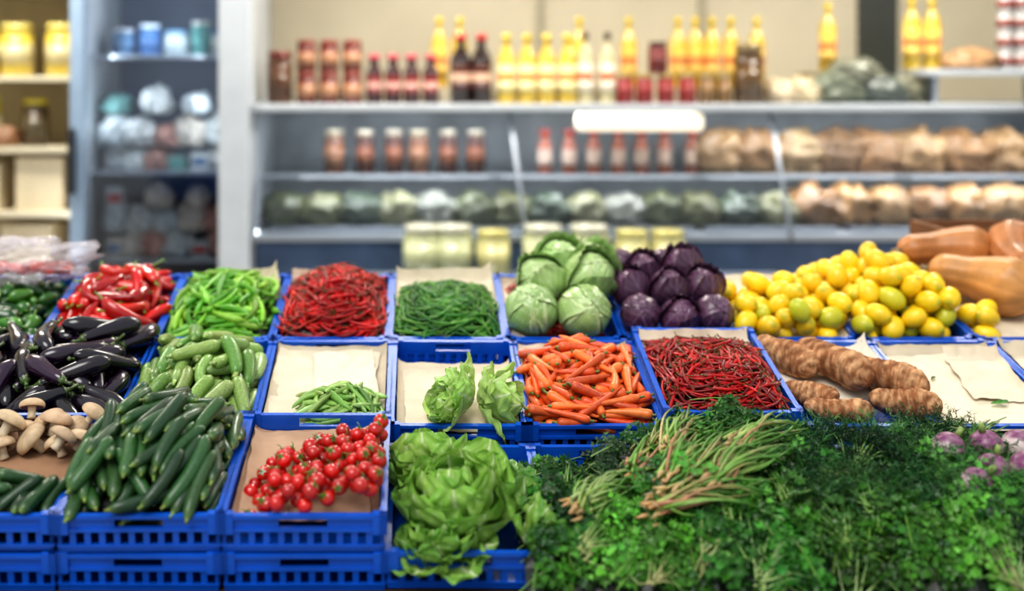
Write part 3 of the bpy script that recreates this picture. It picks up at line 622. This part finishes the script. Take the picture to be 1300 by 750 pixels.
# ---------------------------------------------------------------- bottles and jars
def bottle_mesh(name,r,h,body,cap,label,neck=.32,seg=18,lab=(.18,.55),lab2=None):
    W=label; W2=W if lab2 is None else lab2; lm=(lab[0]+lab[1])/2
    p=[(.001,0),(r*.95,0),(r,.01),(r,h*lab[0]),(r*1.01,h*lab[0]),(r*1.01,h*(lm-.05)),(r*1.01,h*(lm-.05)),(r*1.01,h*(lm+.07)),(r*1.01,h*(lm+.07)),(r*1.01,h*lab[1]),(r,h*lab[1]),(r,h*.6),(r*.9,h*.68),(r*.5,h*.78),(r*neck,h*.84),(r*neck,h*.90),(r*neck*1.35,h*.90),(r*neck*1.35,h*.995),(.001,h)]
    c=[body]*4+[W,W,W2,W2,W,W]+[body]*6+[cap]*3; mb=MB(); lathe(mb,p,c,seg=seg); o=mb.obj(name,M_BOT); me=o.data; bpy.data.objects.remove(o); return me
def jar_mesh(name,r,h,body,cap,label=None,seg=18):
    W=body if label is None else label
    p=[(.001,0),(r*.95,0),(r,.01),(r,h*.22),(r*1.01,h*.22),(r*1.01,h*.6),(r,h*.6),(r,h*.76),(r*.86,h*.84),(r*.86,h*.86),(r*.93,h*.86),(r*.93,h*.99),(.001,h)]
    c=[body]*4+[W,W]+[body]*4+[cap]*3; mb=MB(); lathe(mb,p,c,seg=seg); o=mb.obj(name,M_BOT); me=o.data; bpy.data.objects.remove(o); return me
OIL=C(210,178,66)
oilA=bottle_mesh('oil',.058,.44,OIL,C(216,192,74),C(228,216,160),.4,lab2=C(204,130,74)); oilB=bottle_mesh('oil2',.056,.46,C(214,182,66),C(224,196,56),C(222,184,92),lab2=C(190,116,68))
clr=bottle_mesh('vinegar',.05,.45,C(205,192,150),C(60,40,30),C(225,216,196),lab2=C(170,110,80)); soy=bottle_mesh('soy',.066,.44,C(34,16,14),C(190,40,44),C(74,40,36),.4,lab2=C(180,150,130))
pink=bottle_mesh('syrup',.052,.31,C(56,14,18),C(214,70,92),C(110,30,35),.55,lab2=C(190,150,140)) 
def put(name,me,x,y,z): link(name,me,T(x,y,z)@RZ(random.uniform(0,6)))
TZ=1.446
for x in(.615,.745,.87,1.0): put('sunflower_oil_bottle',oilA,x,7.5,TZ)
for x in(1.115,1.255): put('vinegar_bottle',clr,x,7.5,TZ)
for x in(.325,.455): put('soy_sauce_bottle',soy,x,7.5,TZ)
for x in(-.225,-.105,.012,.135): put('pomegranate_syrup_bottle',pink,x,7.5,TZ)
slab('bottle_riser_shelf',-.6,3.0,7.68,7.95,TZ,TZ+.1,M_CREAM)
for x in(.196,.33,1.12,1.447,1.77,1.885,1.995,2.12,2.29): put('sunflower_oil_bottle',oilB,x,7.8,TZ+.1)
spj=jar_mesh('spice',.062,.2,C(110,44,30),C(150,60,44),C(180,130,96)); spd=jar_mesh('spiced',.08,.33,C(92,58,34),C(120,40,30)); rj=jar_mesh('redjar',.055,.19,C(140,24,22),C(180,160,100)); bj=jar_mesh('brj',.05,.19,C(130,96,54),C(180,160,110)); dj=jar_mesh('dj',.092,.38,C(84,62,38),C(140,120,80),C(100,74,44)); drj=jar_mesh('drj',.06,.2,C(110,24,24),C(60,20,20))
for x in(-.655,-.512,-.365):
    put('spice_jar',spj,x,7.5,TZ); put('spice_jar',spj,x,7.5,TZ+.2)
put('spice_jar',spd,-.825,7.5,TZ)
for x in(1.365,1.49,1.625,1.76): put('tomato_paste_jar',rj,x,7.5,TZ)
put('tomato_paste_jar',drj,1.575,7.5,TZ+.19)
for x in(1.885,1.995): put('honey_jar',bj,x,7.5,TZ)
put('honey_jar',dj,2.15,7.5,TZ)
def bag(name,x,y,z,s,col,seed,mat=None):
    mb=MB(); blob(mb,(0,0,s[2]*.6),s,col,.35,2.6,seed); mb.obj(name,mat or M_BAG,T(x,y,z)@RZ(random.uniform(-.4,.4)))
for i,(x,s,c,z) in enumerate([(2.38,(.14,.12,.09),C(215,195,165),0),(2.52,(.16,.14,.10),C(195,178,145),0),(2.72,(.2,.15,.13),C(110,116,100),0),(2.98,(.2,.15,.12),C(90,98,92),0),(3.15,(.16,.12,.11),C(120,118,96),0),(2.85,(.17,.12,.09),C(130,132,116),.14)]): bag('dried_goods_bag',x,7.55,TZ+z,s,c,i*3.1)
sh=empty('raised_display_stand'); slab('stand_top',3.2,4.7,7.35,7.75,1.62,1.66,M_WHITE,sh,.006)
for x in(3.28,4.0,4.6): slab('bracket',x,x+.03,7.4,7.7,1.446,1.62,M_STEEL,sh)
for x in(3.23,3.36): put('sunflower_oil_bottle',oilB,x,7.6,1.662)
put('sunflower_oil_bottle',oilB,2.76,7.8,1.64); slab('oil_bottle_carton',2.6,2.95,7.70,7.95,TZ,1.64,mat_flat('carton',C(150,130,95),.8))
bag('bread_bag',3.55,7.5,1.662,(.16,.12,.08),C(185,145,105),8)
can=jar_mesh('can',.05,.12,C(205,202,200),C(180,180,180),C(140,60,50))
for i in range(4):
    for j in range(4): put('food_can',can,3.78+i*.107,7.5,1.662+j*.121)
slab('scale_housing',3.75,4.1,7.0,7.2,1.2,1.5,M_DARK,None,.02)
slab('scale_stand',3.85,4.0,7.05,7.15,0,1.2,M_STEEL)
j1=jar_mesh('j1',.066,.28,C(120,76,52),C(195,185,160),C(170,120,90)); j2=jar_mesh('j2',.06,.28,C(82,40,30),C(205,195,175),C(150,90,62))
for i,x in enumerate((-.49,-.29,-.10,.06,.25,.43)): put('pickle_jar',j1 if i%3==0 else j2,x,7.7,.99)
b2=bottle_mesh('saucebottle',.048,.28,C(180,104,82),C(186,70,66),C(214,190,174),.6)
for x in(.88,1.04,1.20,1.36,1.51,1.66,1.84): put('sauce_bottle',b2,x,7.7,.99)
k=0
for x,c in[(2.05,C(176,142,102)),(2.28,C(160,124,86)),(2.5,C(188,160,120)),(2.78,C(140,110,80)),(3.02,C(176,136,96)),(3.3,C(190,154,110)),(3.6,C(166,126,84)),(3.9,C(180,146,106)),(4.2,C(166,136,96))]:
    bag('bread_bag',x,7.75,.99,(.21,.18,.17),c*.85,k*2.3+1); k+=1
for i in range(22):
    x=-.8+i*.242; c=[C(88,94,66),C(106,108,76),C(74,86,72),C(128,128,98),C(140,142,132)][i%5]
    if x>2.4: c=[C(170,130,84),C(184,148,104),C(150,112,74)][i%3]*.85
    bag('olive_bag' if x<=2.4 else 'bread_bag',x,7.62,.672,(.16,.16,.12 if x<2.4 else .15),c,i*1.7)
slab('low_bench',-.4,2.2,6.75,7.1,.40,.44,M_STEEL)
for x in(-.35,2.1): slab('bench_leg',x,x+.05,6.8,7.05,0,.40,M_STEEL)
pk=jar_mesh('pk',.12,.31,C(178,182,140),C(205,205,185)); pk2=jar_mesh('pk2',.1,.28,C(196,190,132),C(205,196,120))
for i,(x,mm) in enumerate([(.08,pk),(.25,pk),(.49,pk2),(.78,pk),(1.05,pk),(1.30,pk2),(1.51,pk2)]): put('pickled_vegetable_jar',mm,x,6.92,.441)
# ---------------------------------------------------------------- fridge
fr_=empty('glass_door_fridge')
FI=mat_flat('fridge_interior',C(96,114,142),.4)
slab('back',-2.1,-.97,8.2,8.25,.02,2.4,FI,fr_); slab('side_left',-2.1,-2.0,7.3,8.2,.02,2.4,M_WHITE,fr_,.01); slab('side_right',-1.15,-.97,7.3,8.2,.02,2.4,M_WHITE,fr_,.01)
slab('top',-2.1,-.97,7.3,8.25,2.4,2.6,M_WHITE,fr_,.01); slab('bottom',-2.1,-.97,7.3,8.25,0,.25,M_DARK,fr_,.01)
slab('door_frame_left',-2.08,-1.99,7.22,7.3,.1,2.45,mat_flat('fridge_frame',C(150,172,196),.35),fr_,.01); slab('door_frame_right',-1.17,-.98,7.22,7.3,.1,2.45,M_WHITE,fr_,.01)
slab('door_handle',-2.07,-2.04,7.14,7.22,.9,1.3,mat_flat('handle_black',C(40,42,48),.4),fr_,.008)
slab('door_glass',-1.99,-1.17,7.25,7.26,.2,2.4,M_GLASS,fr_)
for i,z in enumerate((.45,1.0,1.73)): slab('shelf_%d'%i,-2.0,-1.15,7.4,8.15,z,z+.02,M_STEEL,fr_)
def tubm(r,h,c,c2): return jar_mesh('tubx',r,h,c,c2)
for(x,r,h,c,c2)in[(-1.84,.075,.17,C(90,130,170),C(210,215,220)),(-1.67,.07,.2,C(66,112,170),C(200,215,225)),(-1.50,.08,.16,C(180,195,200),C(90,150,190)),(-1.34,.065,.22,C(90,160,156),C(210,215,210)),(-1.23,.05,.15,C(190,195,190),C(60,130,180))]: put('cheese_tub',tubm(r,h,c,c2),x,7.6,1.752)
def carton_pack(x,y,z,sx,sy,sz,c,c2):
    mb=MB(); box(mb,-sx/2,sx/2,-sy/2,sy/2,0,sz,c); box(mb,-sx*.4,sx*.4,-sy/2-.002,-sy/2,sz*.25,sz*.7,c2); o=mb.obj('cheese_carton',M_BOT,T(x,y,z)@RZ(random.uniform(-.2,.2)),False)
PC=[C(205,212,212),C(214,206,194),C(110,160,158),C(200,205,205),C(186,196,200),C(190,140,128)]
for i,(z,n,s) in enumerate(((1.022,6,.11),(1.17,5,.11),(1.38,3,.10),(.472,6,.11),(.63,5,.11),(.78,3,.09))):
    for j in range(n):
        x=-1.88+j*.8/n+rng.uniform(-.02,.02)
        if rng.random()<.35: carton_pack(x,7.55,z,.11,.14,rng.uniform(.09,.14),PC[rng.integers(6)],[C(80,120,160),C(180,60,50),C(60,140,130)][rng.integers(3)])
        else: bag('packaged_cheese',x,7.55+rng.uniform(0,.08),z,(s*rng.uniform(.8,1.1),.12,s*rng.uniform(.75,1.1)),PC[rng.integers(6)],j*2.9+z*7)
# ---------------------------------------------------------------- left shelving
ls=empty('shelving_unit')
for i,z in enumerate((.35,.72,1.13,1.585,2.15)): slab('shelf_%d'%i,-3.6,-2.14,7.5,8.1,z,z+.035,M_CREAM,ls,.004)
slab('back_panel',-3.6,-2.14,8.1,8.14,.02,2.6,mat_flat('shelf_back',C(206,190,150),.6),ls); slab('upright',-2.14,-2.11,7.5,8.14,.0,2.6,M_CREAM,ls); slab('upright_left',-3.63,-3.6,7.5,8.14,.0,2.6,M_CREAM,ls)
tub=jar_mesh('tub',.105,.34,C(214,192,84),C(222,208,120),C(206,194,150)); jl=jar_mesh('jl',.085,.31,C(76,60,40),C(206,188,60),C(92,82,62))
for x in(-2.55,-2.77,-2.26,-3.05,-3.3): put('honey_tub',tub,x,7.68,1.621)
for x,mm in((-2.43,jl),(-2.75,tub)): put('preserve_jar',mm,x,7.68,1.166)
bag('dried_goods_bag',-2.62,7.65,1.166,(.1,.1,.08),C(150,110,80),3)
pc=mat_flat('carton_board',C(216,200,168),.7,.04)
def carton(x,y,z,sx,sy,sz):
    mb=MB(); box(mb,-sx/2,sx/2,-sy/2,sy/2,0,sz); box(mb,-sx/2,sx/2,-sy/2-.002,-sy/2,sz*.47,sz*.53); box(mb,-.004,.004,-sy/2,sy/2,sz,sz+.002); mb.obj('cardboard_carton',pc,T(x,y,z)@RZ(random.uniform(-.1,.1)),False)
carton(-2.38,7.72,.756,.3,.3,.34); carton(-2.75,7.72,.756,.26,.3,.3); carton(-2.45,7.72,.386,.34,.3,.28)
st=empty('wooden_produce_box'); BW=mat_flat('box_wood',C(120,78,46),.7,.2)
for (x0,x1,y0,y1,z0,z1) in[(2.2,2.85,4.86,4.88,.84,.98),(2.2,2.85,5.18,5.2,.84,.98),(2.2,2.22,4.88,5.18,.84,.98),(2.83,2.85,4.88,5.18,.84,.98),(2.2,2.85,4.86,5.2,.82,.84)]: slab('side',x0,x1,y0,y1,z0,z1,BW,st)
tb=empty('side_table'); slab('top',2.1,2.95,4.83,5.25,.79,.82,M_WOOD,tb)
for x in(2.13,2.88):
    for y in(4.86,5.2): slab('leg',x,x+.04,y-.02,y+.02,0,.79,M_WOOD,tb)
# ---------------------------------------------------------------- light
w=bpy.data.worlds.new('w'); SC.world=w; w.use_nodes=True; w.node_tree.nodes['Background'].inputs[0].default_value=(.88,.94,1,1); w.node_tree.nodes['Background'].inputs[1].default_value=.72
def area(name,loc,rot,sx,sy,p,col):
    l=bpy.data.lights.new(name,'AREA'); l.shape='RECTANGLE'; l.size=sx; l.size_y=sy; l.energy=p; l.color=col
    o=bpy.data.objects.new(name,l); SC.collection.objects.link(o); o.location=loc; o.rotation_euler=rot
for i,x in enumerate((-2.6,.2,3.0)): area('ceiling_lamp',(x,6.6,3.2),(0,0,0),1.2,.4,72,(1,.95,.86))
for x in(-.1,1.2,2.5,3.8): area('counter_fill_light',(x,7.45,1.385),(.35,0,0),1.2,.05,5,(.94,.97,1))  # added fill without a fixture, brightens the counter interior
for x in(-.1,1.2,2.5,3.8): area('counter_shelf_fill_light',(x,7.5,.965),(.35,0,0),1.2,.04,3,(.94,.97,1))  # added fill below the mid shelf, brightens the goods on the deck
area('fridge_fill_light',(-1.98,7.36,1.4),(0,-PI/2+.3,0),1.9,.05,8,(.9,.95,1)); area('fridge_fill_light',(-1.18,7.36,1.4),(0,PI/2-.3,0),1.9,.05,8,(.9,.95,1))  # added side fills, no visible strips, lift the dark fridge interior
s=bpy.data.lights.new('sun','SUN'); s.energy=2.2; s.angle=.6; s.color=(1,.97,.93); o=bpy.data.objects.new('sun',s); SC.collection.objects.link(o); o.rotation_euler=(.5,-.3,0)
SC.view_settings.view_transform='Standard'; SC.view_settings.look='Medium High Contrast'
